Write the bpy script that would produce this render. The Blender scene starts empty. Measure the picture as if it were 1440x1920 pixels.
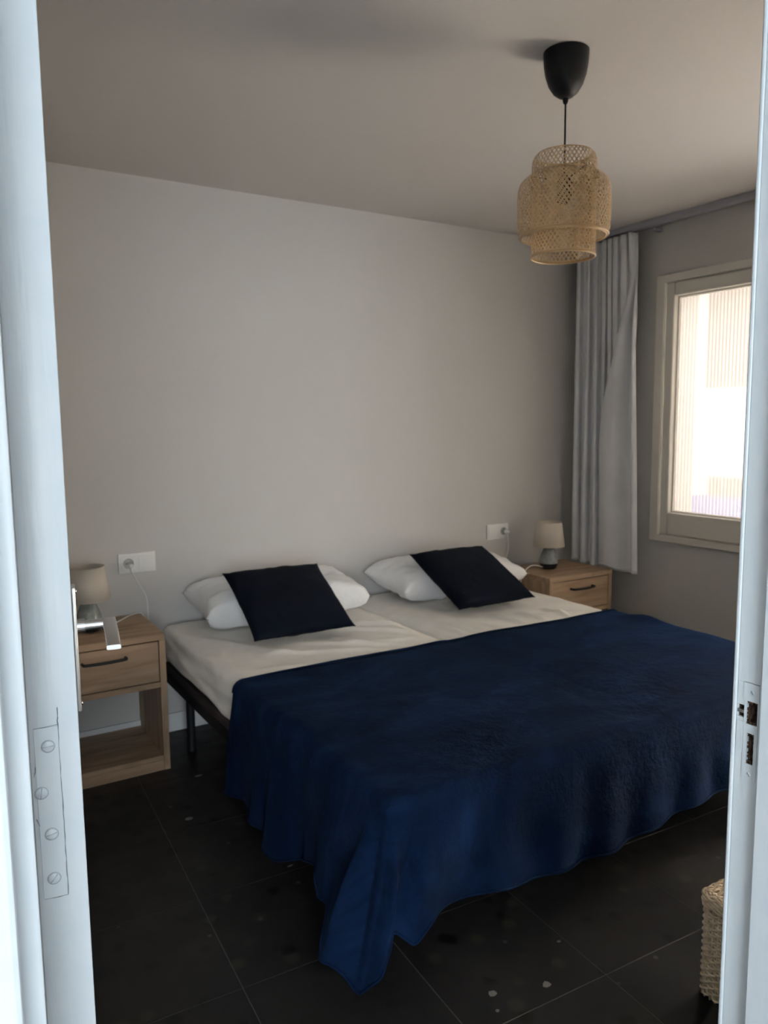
import bpy, bmesh, math, random
from mathutils import Vector, Matrix, noise
random.seed(7)
C = bpy.context.scene.collection
sc = bpy.context.scene
PI = math.pi

# ------------------------------------------------------------------ camera
def setup_camera():
    cd = bpy.data.cameras.new('camera'); co = bpy.data.objects.new('camera', cd); C.objects.link(co)
    r = Vector((0.85174614, -0.52386784, -0.00953966)); u = Vector((0.06921762, 0.09445477, 0.99311994))
    w = Vector((0.51936253, 0.84654638, -0.11671237))
    m = Matrix((r, u, -w)).transposed().to_4x4(); m.translation = (0, 0, 1.36); co.matrix_world = m
    cd.sensor_fit = 'VERTICAL'; cd.sensor_height = 36; cd.sensor_width = 27
    cd.lens = 1432.8 / 1920 * 36; cd.clip_start = .02
    cd.dof.use_dof = True; cd.dof.focus_distance = 0.85; cd.dof.aperture_fstop = 13.0
    sc.camera = co
setup_camera()

# ------------------------------------------------------------------ light
wd = bpy.data.worlds.new('world'); sc.world = wd; wd.use_nodes = True
bg = wd.node_tree.nodes['Background']
bg.inputs[0].default_value = (1.0, 0.962, 0.91, 1); bg.inputs[1].default_value = 33.0
def area(name, loc, aim, sx, sy, power, col, portal=False):
    l = bpy.data.lights.new(name, 'AREA'); l.shape = 'RECTANGLE'; l.size = sx; l.size_y = sy; l.energy = power; l.color = col
    o = bpy.data.objects.new(name, l); C.objects.link(o); o.location = loc
    d = Vector(aim) - Vector(loc); o.rotation_euler = d.to_track_quat('-Z', 'Y').to_euler()
    if portal: l.cycles.is_portal = True
    return o
area('window_portal', (3.62, 2.05, 1.43), (0, 2.05, 1.43), 1.15, 1.2, 1, (1, 1, 1), True)
area('added_window_portal', (3.62, 1.03, .80), (0, 1.03, .80), .62, 1.46, 1, (1, 1, 1), True)  # portal for the added, unseen window that brings in extra daylight
area('hallway_window_light', (-0.66, -2.05, 1.30), (0.7, 2.5, 1.05), 1.2, 1.7, 66.0, (0.84, 0.93, 1.0))
vs = sc.view_settings
sc.display_settings.display_device = 'sRGB'
vs.view_transform = 'Standard'; vs.look = 'None'; vs.exposure = 0.52; vs.gamma = 1.0; vs.use_curve_mapping = False

# ------------------------------------------------------------------ helpers
D, W, H = 3.296, 3.35, 2.368      # back wall, window wall, ceiling
YF = 0.560                        # room face of the door wall

def tag(o, label=None, cat=None, group=None, kind=None):
    if label: o['label'] = label
    if cat: o['category'] = cat
    if group: o['group'] = group
    if kind: o['kind'] = kind
    return o
def empty(name, loc=(0, 0, 0), rz=0):
    o = bpy.data.objects.new(name, None); C.objects.link(o); o.location = loc; o.rotation_euler = (0, 0, rz); o.empty_display_size = .05
    return o
def obj(name, bm, mat, parent=None, smooth=False, loc=None, rot=None):
    me = bpy.data.meshes.new(name)
    if isinstance(bm, bmesh.types.BMesh):
        bm.normal_update(); bm.to_mesh(me); bm.free()
    else:
        me.from_pydata(bm[0], [], bm[1]); me.update()
    if mat: me.materials.append(mat)
    if smooth:
        for p in me.polygons: p.use_smooth = True
        if smooth is not True:
            try: me.set_sharp_from_angle(angle=smooth)
            except Exception: pass
    o = bpy.data.objects.new(name, me); C.objects.link(o)
    if parent: o.parent = parent
    if loc: o.location = loc
    if rot: o.rotation_euler = rot
    return o
def struct(name, bm, mat, parent=None, **k):
    o = obj(name, bm, mat, parent, **k)
    if not parent: o['kind'] = 'structure'
    return o
def box(bm, x0, x1, y0, y1, z0, z1, bev=0, seg=2, M=None):
    x0, x1 = min(x0, x1), max(x0, x1); y0, y1 = min(y0, y1), max(y0, y1); z0, z1 = min(z0, z1), max(z0, z1)
    t = bmesh.new(); bmesh.ops.create_cube(t, size=1)
    for v in t.verts:
        v.co = Vector(((x0+x1)/2 + v.co.x*(x1-x0), (y0+y1)/2 + v.co.y*(y1-y0), (z0+z1)/2 + v.co.z*(z1-z0)))
    if bev: bmesh.ops.bevel(t, geom=t.edges[:], offset=bev, segments=seg, profile=.5, affect='EDGES')
    if M is not None: bmesh.ops.transform(t, matrix=M, verts=t.verts[:])
    me = bpy.data.meshes.new('tmp'); t.to_mesh(me); t.free(); bm.from_mesh(me); bpy.data.meshes.remove(me)
    return bm
def B(*a, **k): return box(bmesh.new(), *a, **k)
def lathe(prof, n=40, c=(0, 0, 0), bm=None, cap=False):
    bm = bm or bmesh.new(); rings = []
    for r, z in prof:
        if r < 1e-5: rings.append([bm.verts.new((c[0], c[1], c[2]+z))])
        else: rings.append([bm.verts.new((c[0]+r*math.cos(2*PI*i/n), c[1]+r*math.sin(2*PI*i/n), c[2]+z)) for i in range(n)])
    for a, b in zip(rings, rings[1:]):
        for i in range(n):
            j = (i+1) % n
            if len(a) == 1 and len(b) == 1: continue
            if len(a) == 1: bm.faces.new((a[0], b[j], b[i]))
            elif len(b) == 1: bm.faces.new((a[i], a[j], b[0]))
            else: bm.faces.new((a[i], a[j], b[j], b[i]))
    bmesh.ops.recalc_face_normals(bm, faces=bm.faces[:])
    return bm
def smooth_path(pts, n=8, closed=False):
    P = [Vector(p) for p in pts]; out = []
    N = len(P)
    for i in range(N if closed else N-1):
        if closed: a, b, c, d = P[(i-1) % N], P[i], P[(i+1) % N], P[(i+2) % N]
        else: a, b, c, d = P[max(i-1, 0)], P[i], P[i+1], P[min(i+2, N-1)]
        for k in range(n):
            t = k/n
            out.append(.5*((2*b)+(c-a)*t+(2*a-5*b+4*c-d)*t*t+(3*b-a-3*c+d)*t**3))
    if not closed: out.append(P[-1])
    return out
def tube(pts, r, sides=6, bm=None, closed=False, cap=True):
    bm = bm or bmesh.new(); P = [Vector(p) for p in pts]; N = len(P); rings = []
    up = Vector((0, 0, 1)); prev = None
    for i in range(N):
        if closed: t = P[(i+1) % N]-P[i-1]
        else: t = P[min(i+1, N-1)]-P[max(i-1, 0)]
        t = t.normalized() if t.length > 1e-9 else Vector((0, 0, 1))
        if prev is None:
            a = t.cross(up if abs(t.z) < .9 else Vector((1, 0, 0))).normalized()
        else:
            a = (prev - t*prev.dot(t)); a = a.normalized() if a.length > 1e-6 else t.cross(up).normalized()
        prev = a; b = t.cross(a)
        rr = r[i] if isinstance(r, (list, tuple)) else r
        rings.append([bm.verts.new(P[i]+(a*math.cos(2*PI*k/sides)+b*math.sin(2*PI*k/sides))*rr) for k in range(sides)])
    for i in range(N if closed else N-1):
        A, Bq = rings[i], rings[(i+1) % N]
        for k in range(sides):
            bm.faces.new((A[k], A[(k+1) % sides], Bq[(k+1) % sides], Bq[k]))
    if cap and not closed:
        bm.faces.new(rings[0][::-1]); bm.faces.new(rings[-1])
    return bm
def gridmesh(f, nu, nv, closed_u=False):
    vs = []; fs = []
    for j in range(nv+1):
        for i in range(nu if closed_u else nu+1):
            vs.append(tuple(f(i/nu, j/nv)))
    w = nu if closed_u else nu+1
    for j in range(nv):
        for i in range(nu):
            i2 = (i+1) % w
            fs.append((j*w+i, j*w+i2, (j+1)*w+i2, (j+1)*w+i))
    return vs, fs
def solidify(o, t, off=0):
    m = o.modifiers.new('solidify', 'SOLIDIFY'); m.thickness = t; m.offset = off
def ss(a, b, x):
    t = max(0, min(1, (x-a)/(b-a))); return t*t*(3-2*t)

# ------------------------------------------------------------------ materials
def mat(name, col, rough=.6, metal=0, spec=.5):
    m = bpy.data.materials.new(name); m.use_nodes = True
    p = m.node_tree.nodes['Principled BSDF']
    p.inputs['Base Color'].default_value = (*col, 1); p.inputs['Roughness'].default_value = rough; p.inputs['Metallic'].default_value = metal
    p.inputs['Specular IOR Level'].default_value = spec
    return m
def nodes(m): return m.node_tree.nodes, m.node_tree.links, m.node_tree.nodes['Principled BSDF']
def add_coord(m, kind='Object', scale=(1, 1, 1)):
    n, l, p = nodes(m); t = n.new('ShaderNodeTexCoord'); mp = n.new('ShaderNodeMapping'); mp.inputs['Scale'].default_value = scale
    if kind == 'World':
        g = n.new('ShaderNodeNewGeometry'); l.new(g.outputs['Position'], mp.inputs['Vector'])
    else: l.new(t.outputs[kind], mp.inputs['Vector'])
    return mp
def add_noise(m, mp, scale, detail=4, rough=.5, dist=0):
    n, l, p = nodes(m); t = n.new('ShaderNodeTexNoise'); t.inputs['Scale'].default_value = scale; t.inputs['Detail'].default_value = detail
    t.inputs['Roughness'].default_value = rough; t.inputs['Distortion'].default_value = dist
    l.new(mp.outputs[0], t.inputs['Vector']); return t
def ramp(m, src, stops):
    n, l, p = nodes(m); r = n.new('ShaderNodeValToRGB'); e = r.color_ramp.elements
    while len(e) < len(stops): e.new(.5)
    for k, (pos, c) in zip(e, stops): k.position = pos; k.color = (*c, 1)
    l.new(src, r.inputs[0]); return r
def bump(m, src, strength, dist):
    n, l, p = nodes(m); b = n.new('ShaderNodeBump'); b.inputs['Strength'].default_value = strength; b.inputs['Distance'].default_value = dist
    l.new(src, b.inputs['Height']); l.new(b.outputs[0], p.inputs['Normal']); return b

def m_paint(name, col, rough, nscale, st, dist, var=.03):
    m = mat(name, col, rough); n, l, p = nodes(m); mp = add_coord(m, 'World')
    t = add_noise(m, mp, nscale, 5); bump(m, t.outputs[0], st, dist)
    t2 = add_noise(m, mp, 1.7, 3)
    r = ramp(m, t2.outputs[0], [(.3, tuple(c*(1-var) for c in col)), (.7, tuple(min(1, c*(1+var)) for c in col))])
    l.new(r.outputs[0], p.inputs['Base Color']); return m
M_wall = m_paint('wall_paint', (.58, .565, .545), .85, 160, .12, .001, .012)
M_ceil = m_paint('ceiling_paint', (.57, .545, .525), .9, 200, .1, .001, .012)
M_hall = m_paint('hall_paint', (.8, .8, .8), .8, 160, .1, .001)
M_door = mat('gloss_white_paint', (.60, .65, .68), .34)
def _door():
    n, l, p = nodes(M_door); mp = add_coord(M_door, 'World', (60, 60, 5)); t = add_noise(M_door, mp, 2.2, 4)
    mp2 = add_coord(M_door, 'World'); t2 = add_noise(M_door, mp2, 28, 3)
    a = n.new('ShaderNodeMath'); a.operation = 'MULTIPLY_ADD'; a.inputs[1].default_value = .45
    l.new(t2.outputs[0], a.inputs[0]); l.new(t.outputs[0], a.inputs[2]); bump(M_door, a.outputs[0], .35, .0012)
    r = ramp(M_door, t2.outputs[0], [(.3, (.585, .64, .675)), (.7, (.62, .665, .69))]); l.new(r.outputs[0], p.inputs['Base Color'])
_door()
M_trim = m_paint('window_paint', (.70, .67, .61), .5, 80, .1, .001)
M_base = mat('baseboard_white', (.74, .76, .77), .5)
def m_oak(name, along, k=1.0):
    m = mat(name, (.4, .28, .18), .55); n, l, p = nodes(m)
    s = {'x': (1.4, 16, 16), 'y': (16, 1.4, 16), 'z': (16, 16, 1.4)}[along]
    mp = add_coord(m, 'World', s); t = add_noise(m, mp, 1.6, 6, .6, .6)
    r = ramp(m, t.outputs[0], [(.25, (.235*k, .150*k, .088*k)), (.5, (.36*k, .245*k, .155*k)), (.78, (.47*k, .335*k, .225*k))])
    mp2 = add_coord(m, 'World', tuple(1.0 if q < 2 else .32*q for q in s)); t2 = add_noise(m, mp2, 2.6, 3, .5, 1.0)
    r2 = ramp(m, t2.outputs[0], [(.27, (.45, .40, .36)), (.42, (1, 1, 1))])
    mx = n.new('ShaderNodeMix'); mx.data_type = 'RGBA'; mx.blend_type = 'MULTIPLY'; mx.inputs[0].default_value = .75
    l.new(r.outputs[0], mx.inputs[6]); l.new(r2.outputs[0], mx.inputs[7]); l.new(mx.outputs[2], p.inputs['Base Color'])
    bump(m, t.outputs[0], .15, .0006); return m
M_oakx, M_oaky, M_oakz = m_oak('oak_grain_wide', 'x'), m_oak('oak_grain_deep', 'y'), m_oak('oak_grain_tall', 'z')
M_black = mat('matt_black_metal', (.012, .012, .013), .42)
M_blackp = mat('black_plastic', (.007, .007, .009), .5, 0, .22)
M_frame = mat('dark_grey_bed_steel', (.010, .011, .014), .55, 0, .2)
M_slatfab = mat('brown_grey_base_cover', (.045, .038, .038), .9, 0, .1)
M_chrome = mat('satin_chrome', (.78, .78, .78), .26, 1)
M_plate = mat('escutcheon_steel', (.80, .80, .79), .38, 1)
M_raw = mat('bare_strike_steel', (.35, .33, .31), .45, 1)
M_plast = mat('white_plastic', (.82, .82, .79), .35)
M_dplast = mat('grey_socket_well', (.42, .41, .39), .5)
M_pin = mat('socket_pin_hole', (.03, .03, .03), .5)
M_cordw = mat('white_cable', (.78, .77, .74), .5)
M_crack = mat('paint_crack_shadow', (.16, .18, .20), .9)
M_hole = mat('splintered_brown_wood', (.10, .055, .03), .8)
def _hole():
    n, l, p = nodes(M_hole); mp = add_coord(M_hole, 'World', (1, 1, .4)); t = add_noise(M_hole, mp, 240, 5, .7)
    r = ramp(M_hole, t.outputs[0], [(.38, (.028, .016, .010)), (.55, (.14, .075, .042)), (.70, (.32, .26, .22))]); l.new(r.outputs[0], p.inputs['Base Color'])
    bump(M_hole, t.outputs[0], .8, .003)
_hole()
def m_fabric(name, col, sc_, st, dist, rough=.9, var=.06, sheen=0):
    m = mat(name, col, rough, 0, .06); n, l, p = nodes(m); mp = add_coord(m, 'World')
    t = add_noise(m, mp, sc_, 5, .6); bump(m, t.outputs[0], st, dist)
    t2 = add_noise(m, mp, 6, 3)
    r = ramp(m, t2.outputs[0], [(.3, tuple(c*(1-var) for c in col)), (.7, tuple(c*(1+var) for c in col))]); l.new(r.outputs[0], p.inputs['Base Color'])
    p.inputs['Sheen Weight'].default_value = sheen; return m
M_sheet = m_fabric('ivory_cotton_sheet', (.88, .855, .80), 22, .35, .01)
M_pillow = m_fabric('white_cotton_pillowcase', (.84, .84, .835), 20, .4, .01)
M_cush = m_fabric('navy_velvet', (.0036, .0055, .0115), 30, .25, .005, .9, .2, .02)
M_curt = m_fabric('pale_grey_curtain_cloth', (.80, .81, .835), 240, .1, .0008)
M_blank = mat('navy_fleece', (.008, .018, .05), .95, 0, .03)
def _bl():
    n, l, p = nodes(M_blank); mp = add_coord(M_blank, 'World', (1, 1.5, 1)); t = add_noise(M_blank, mp, 3.2, 6, .62, .8)
    r = ramp(M_blank, t.outputs[0], [(.30, (.0018, .0052, .016)), (.52, (.0036, .0106, .0325)), (.72, (.008, .0225, .066))]); l.new(r.outputs[0], p.inputs['Base Color'])
    mp2 = add_coord(M_blank, 'World'); t2 = add_noise(M_blank, mp2, 26, 5, .65); bump(M_blank, t2.outputs[0], .45, .012)
    p.inputs['Sheen Weight'].default_value = .05; p.inputs['Sheen Roughness'].default_value = .45
    p.inputs['Sheen Tint'].default_value = (.16, .28, .55, 1)
_bl()
M_bamb = mat('bamboo_strip', (.40, .255, .125), .5)
def _ba():
    n, l, p = nodes(M_bamb); mp = add_coord(M_bamb, 'World'); t = add_noise(M_bamb, mp, 55, 3)
    r = ramp(M_bamb, t.outputs[0], [(.3, (.46, .325, .175)), (.7, (.60, .44, .255))]); l.new(r.outputs[0], p.inputs['Base Color'])
    tr = n.new('ShaderNodeBsdfTranslucent'); l.new(r.outputs[0], tr.inputs[0]); mx = n.new('ShaderNodeMixShader'); mx.inputs[0].default_value = .3
    out = n['Material Output']; l.new(p.outputs[0], mx.inputs[1]); l.new(tr.outputs[0], mx.inputs[2]); l.new(mx.outputs[0], out.inputs[0])
_ba()
M_bring = mat('bamboo_rim', (.46, .31, .16), .35)
M_wick = mat('willow_wicker', (.45, .34, .23), .6)
def _wi():
    n, l, p = nodes(M_wick); mp = add_coord(M_wick, 'World'); t = add_noise(M_wick, mp, 60, 3)
    r = ramp(M_wick, t.outputs[0], [(.3, (.60, .46, .31)), (.7, (.85, .71, .53))]); l.new(r.outputs[0], p.inputs['Base Color'])
_wi()
M_shade = mat('cream_lampshade_linen', (.72, .66, .58), .9)
def _sh():
    n, l, p = nodes(M_shade); tr = n.new('ShaderNodeBsdfTranslucent'); tr.inputs[0].default_value = (.75, .66, .55, 1)
    mx = n.new('ShaderNodeMixShader'); mx.inputs[0].default_value = .25; out = n['Material Output']
    l.new(p.outputs[0], mx.inputs[1]); l.new(tr.outputs[0], mx.inputs[2]); l.new(mx.outputs[0], out.inputs[0])
_sh()
M_cer = mat('crackle_grey_ceramic', (.22, .245, .235), .22)
def _ce():
    n, l, p = nodes(M_cer); mp = add_coord(M_cer, 'World'); t = add_noise(M_cer, mp, 40, 4)
    r = ramp(M_cer, t.outputs[0], [(.3, (.17, .195, .19)), (.7, (.29, .315, .30))]); l.new(r.outputs[0], p.inputs['Base Color'])
_ce()
M_cerd = mat('dark_glazed_foot', (.018, .02, .024), .25)
M_rail = mat('lilac_grey_rail', (.40, .40, .46), .4)
M_grout = mat('tile_grout', (.085, .08, .074), .9)
M_tile = mat('dark_terrazzo_tile', (.012, .011, .012), .38, 0, .22)
def _ti():
    n, l, p = nodes(M_tile); mp = add_coord(M_tile, 'World')
    t = add_noise(M_tile, mp, 5, 5, .6)
    base = ramp(M_tile, t.outputs[0], [(.3, (.010, .0095, .0105)), (.7, (.020, .0185, .018))])
    v = n.new('ShaderNodeTexVoronoi'); v.inputs['Scale'].default_value = 16; l.new(mp.outputs[0], v.inputs['Vector'])
    bl = ramp(M_tile, v.outputs['Distance'], [(.20, (1, 1, 1)), (.42, (0, 0, 0))])
    sep = n.new('ShaderNodeSeparateColor'); l.new(v.outputs['Color'], sep.inputs[0])
    pick = ramp(M_tile, sep.outputs[0], [(.62, (0, 0, 0)), (.70, (1, 1, 1))])
    mul = n.new('ShaderNodeMath'); mul.operation = 'MULTIPLY'; l.new(bl.outputs[0], mul.inputs[0]); l.new(pick.outputs[0], mul.inputs[1])
    colr = ramp(M_tile, sep.outputs[1], [(.5, (.004, .004, .004)), (.55, (.030, .028, .022))]); colr.color_ramp.interpolation = 'CONSTANT'
    mx = n.new('ShaderNodeMix'); mx.data_type = 'RGBA'; l.new(mul.outputs[0], mx.inputs[0]); l.new(base.outputs[0], mx.inputs[6]); l.new(colr.outputs[0], mx.inputs[7])
    # small pale chips
    v2 = n.new('ShaderNodeTexVoronoi'); v2.inputs['Scale'].default_value = 9; l.new(mp.outputs[0], v2.inputs['Vector'])
    ch = ramp(M_tile, v2.outputs['Distance'], [(.05, (1, 1, 1)), (.075, (0, 0, 0))])
    sep2 = n.new('ShaderNodeSeparateColor'); l.new(v2.outputs['Color'], sep2.inputs[0]); pk2 = ramp(M_tile, sep2.outputs[2], [(.72, (0, 0, 0)), (.74, (.6, .6, .6))])
    mu2 = n.new('ShaderNodeMath'); mu2.operation = 'MULTIPLY'; l.new(ch.outputs[0], mu2.inputs[0]); l.new(pk2.outputs[0], mu2.inputs[1])
    mx2 = n.new('ShaderNodeMix'); mx2.data_type = 'RGBA'; l.new(mu2.outputs[0], mx2.inputs[0]); l.new(mx.outputs[2], mx2.inputs[6]); mx2.inputs[7].default_value = (.10, .095, .088, 1)
    l.new(mx2.outputs[2], p.inputs['Base Color'])
    t3 = add_noise(M_tile, mp, 14, 5); rr = ramp(M_tile, t3.outputs[0], [(.3, (.34,)*3), (.7, (.50,)*3)]); l.new(rr.outputs[0], p.inputs['Roughness'])
_ti()
M_chip = mat('pale_marble_chip', (.16, .15, .14), .4)
M_hallfloor = mat('hall_floor', (.10, .09, .085), .5)
# reeded glass: every reed has a clear crown and frosted flanks
M_glass = bpy.data.materials.new('reeded_glass'); M_glass.use_nodes = True
REED = .019
def _gl():
    nt = M_glass.node_tree; n, l = nt.nodes, nt.links; n.remove(n['Principled BSDF']); out = n['Material Output']
    g = n.new('ShaderNodeNewGeometry'); s = n.new('ShaderNodeSeparateXYZ'); l.new(g.outputs['Position'], s.inputs[0])
    a = n.new('ShaderNodeMath'); a.operation = 'MULTIPLY'; a.inputs[1].default_value = 2*PI/REED; l.new(s.outputs['Y'], a.inputs[0])
    c = n.new('ShaderNodeMath'); c.operation = 'COSINE'; l.new(a.outputs[0], c.inputs[0])
    r = n.new('ShaderNodeMapRange'); r.inputs[1].default_value = -.3; r.inputs[2].default_value = .7; r.inputs[3].default_value = .12; r.inputs[4].default_value = .5
    l.new(c.outputs[0], r.inputs[0])
    tr = n.new('ShaderNodeBsdfTransparent'); tr.inputs[0].default_value = (.051, .049, .048, 1)
    tl = n.new('ShaderNodeBsdfTranslucent'); tl.inputs[0].default_value = (.050, .048, .046, 1)
    gl = n.new('ShaderNodeBsdfGlossy'); gl.inputs['Roughness'].default_value = .15
    m1 = n.new('ShaderNodeMixShader'); l.new(r.outputs[0], m1.inputs[0]); l.new(tl.outputs[0], m1.inputs[1]); l.new(tr.outputs[0], m1.inputs[2])
    m2 = n.new('ShaderNodeMixShader'); m2.inputs[0].default_value = .04; l.new(m1.outputs[0], m2.inputs[1]); l.new(gl.outputs[0], m2.inputs[2]); l.new(m2.outputs[0], out.inputs[0])
_gl()
M_clear = bpy.data.materials.new('clear_glass'); M_clear.use_nodes = True
def _cl():
    nt = M_clear.node_tree; n, l = nt.nodes, nt.links; n.remove(n['Principled BSDF']); out = n['Material Output']
    tr = n.new('ShaderNodeBsdfTransparent'); gl = n.new('ShaderNodeBsdfGlossy'); gl.inputs['Roughness'].default_value = .02
    m = n.new('ShaderNodeMixShader'); m.inputs[0].default_value = .05; l.new(tr.outputs[0], m.inputs[1]); l.new(gl.outputs[0], m.inputs[2]); l.new(m.outputs[0], out.inputs[0])
_cl()
M_facade = m_paint('facade_render', (.86, .80, .72), .9, 40, .2, .004)
M_shutter = mat('brown_shutter_wood', (.11, .055, .035), .6)
M_blue = mat('blue_awning_cloth', (.006, .035, .45), .7)

# ------------------------------------------------------------------ floor of separate tiles
def clip_poly(poly, x0, x1, y0, y1):
    for ax, val, sgn in ((0, x0, 1), (0, x1, -1), (1, y0, 1), (1, y1, -1)):
        out = []
        for i in range(len(poly)):
            a, b = poly[i-1], poly[i]; da, db = (a[ax]-val)*sgn, (b[ax]-val)*sgn
            if (da >= 0) != (db >= 0):
                t = da/(da-db); out.append((a[0]+(b[0]-a[0])*t, a[1]+(b[1]-a[1])*t))
            if db >= 0: out.append(b)
        poly = out
        if len(poly) < 3: return []
    return poly
def build_floor():
    fl = struct('floor', B(-.36, W, .50, D, -.08, -.0009), M_grout)
    rot = -.0488; c, s = math.cos(rot), math.sin(rot); T = .3985; g = .0022
    ox, oy = .511, 1.268
    shared = None
    for i in range(-4, 10):
        for j in range(-4, 8):
            u0, u1, v0, v1 = ox+i*T+g/2, ox+(i+1)*T-g/2, oy+j*T+g/2, oy+(j+1)*T-g/2
            P = [(u*c-v*s, u*s+v*c) for u, v in ((u0, v0), (u1, v0), (u1, v1), (u0, v1))]
            inside = all(-.36 <= x <= W and .50 <= y <= D for x, y in P)
            cx, cy = sum(p[0] for p in P)/4, sum(p[1] for p in P)/4
            if inside:
                if shared is None:
                    t = obj('tile', B(-T/2+g/2, T/2-g/2, -T/2+g/2, T/2-g/2, -.012, 0, bev=.0005, seg=1), M_tile, fl); shared = t.data
                else:
                    t = bpy.data.objects.new('tile', shared); C.objects.link(t); t.parent = fl
                t.location = (cx, cy, 0); t.rotation_euler = (0, 0, rot)
                continue
            Q = clip_poly(P, -.36, W, .50, D)
            if len(Q) < 3: continue
            ar = .5*abs(sum(Q[k-1][0]*Q[k][1]-Q[k][0]*Q[k-1][1] for k in range(len(Q))))
            if ar < .0008: continue
            bm = bmesh.new(); f = bm.faces.new([bm.verts.new((x, y, 0)) for x, y in Q])
            e = bmesh.ops.extrude_face_region(bm, geom=[f]); bmesh.ops.translate(bm, vec=(0, 0, -.012), verts=[v for v in e['geom'] if isinstance(v, bmesh.types.BMVert)])
            bmesh.ops.recalc_face_normals(bm, faces=bm.faces[:]); obj('tile', bm, M_tile, fl)
    # pale marble chips inlaid flush
    for (x, y, r, e) in ((1.091, 1.302, .013, .8), (1.222, 1.255, .011, .9), (.728, 2.498, .014, .8), (1.357, 1.353, .006, .7), (.905, 2.05, .009, .35), (1.066, 1.255, .006, .7), (.86, 2.80, .014, .6)):
        bm = bmesh.new(); k = 7; a0 = random.random()*6
        pts = [(x+r*(1+.25*random.uniform(-1, 1))*math.cos(a0+2*PI*i/k), y+r*e*(1+.25*random.uniform(-1, 1))*math.sin(a0+2*PI*i/k)) for i in range(k)]
        f = bm.faces.new([bm.verts.new((px, py, .0006)) for px, py in pts])
        ex = bmesh.ops.extrude_face_region(bm, geom=[f]); bmesh.ops.translate(bm, vec=(0, 0, -.004), verts=[v for v in ex['geom'] if isinstance(v, bmesh.types.BMVert)])
        bmesh.ops.recalc_face_normals(bm, faces=bm.faces[:])
        obj('stone_chip', bm, M_chip, fl)
build_floor()

# ------------------------------------------------------------------ room shell
struct('ceiling', B(-.46, W+.1, .46, D+.1, H, H+.1), M_ceil)
struct('wall_back', B(-.46, W+.3, D, D+.12, -.08, H), M_wall)
struct('wall_left', B(-.46, -.36, YF, D, -.08, H), M_wall)
WY0, WY1, WZ0, WZ1 = 1.44, 2.665, .765, 2.05     # hole in the window wall
bm = bmesh.new()
for a in ((W, W+.26, .46, .74, -.08, H), (W, W+.26, 1.325, WY0, -.08, H), (W, W+.26, .74, 1.325, -.08, .10), (W, W+.26, .74, 1.325, 1.505, H), (W, W+.26, WY1, D, -.08, H), (W, W+.26, WY0, WY1, -.08, WZ0), (W, W+.26, WY0, WY1, WZ1, H)): box(bm, *a)
struct('wall_right', bm, M_wall)
bm = bmesh.new()
for a in ((-1.1, -.001, .46, YF, -.08, H), (.893, W, .46, YF, -.08, H), (-.001, .893, .46, YF, 2.07, H)): box(bm, *a)
struct('wall_front', bm, M_wall)
# hallway the picture is taken from
struct('floor_hallway', B(-1.1, 2.1, -2.32, .50, -.08, -.0005), M_hallfloor)
struct('ceiling_hallway', B(-1.2, 2.2, -2.42, .46, H, H+.1), M_hall)
struct('wall_hallway_back', B(-1.2, 2.2, -2.42, -2.32, -.08, H), M_hall)
struct('wall_hallway_left', B(-1.2, -1.1, -2.32, .56, -.08, H), M_hall)
struct('wall_hallway_right', B(2.1, 2.2, -2.32, .46, -.08, H), M_hall)
struct('baseboard_back', B(-.36, W, D-.014, D, 0, .083, bev=.003), M_base)
struct('baseboard_left', B(-.36, -.346, YF, D-.014, 0, .083, bev=.003), M_base)
struct('baseboard_right', B(W-.014, W, YF, D-.014, 0, .083, bev=.003), M_base)
struct('baseboard_front', B(.96, W-.014, YF, YF+.014, 0, .083, bev=.003), M_base)

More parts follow.
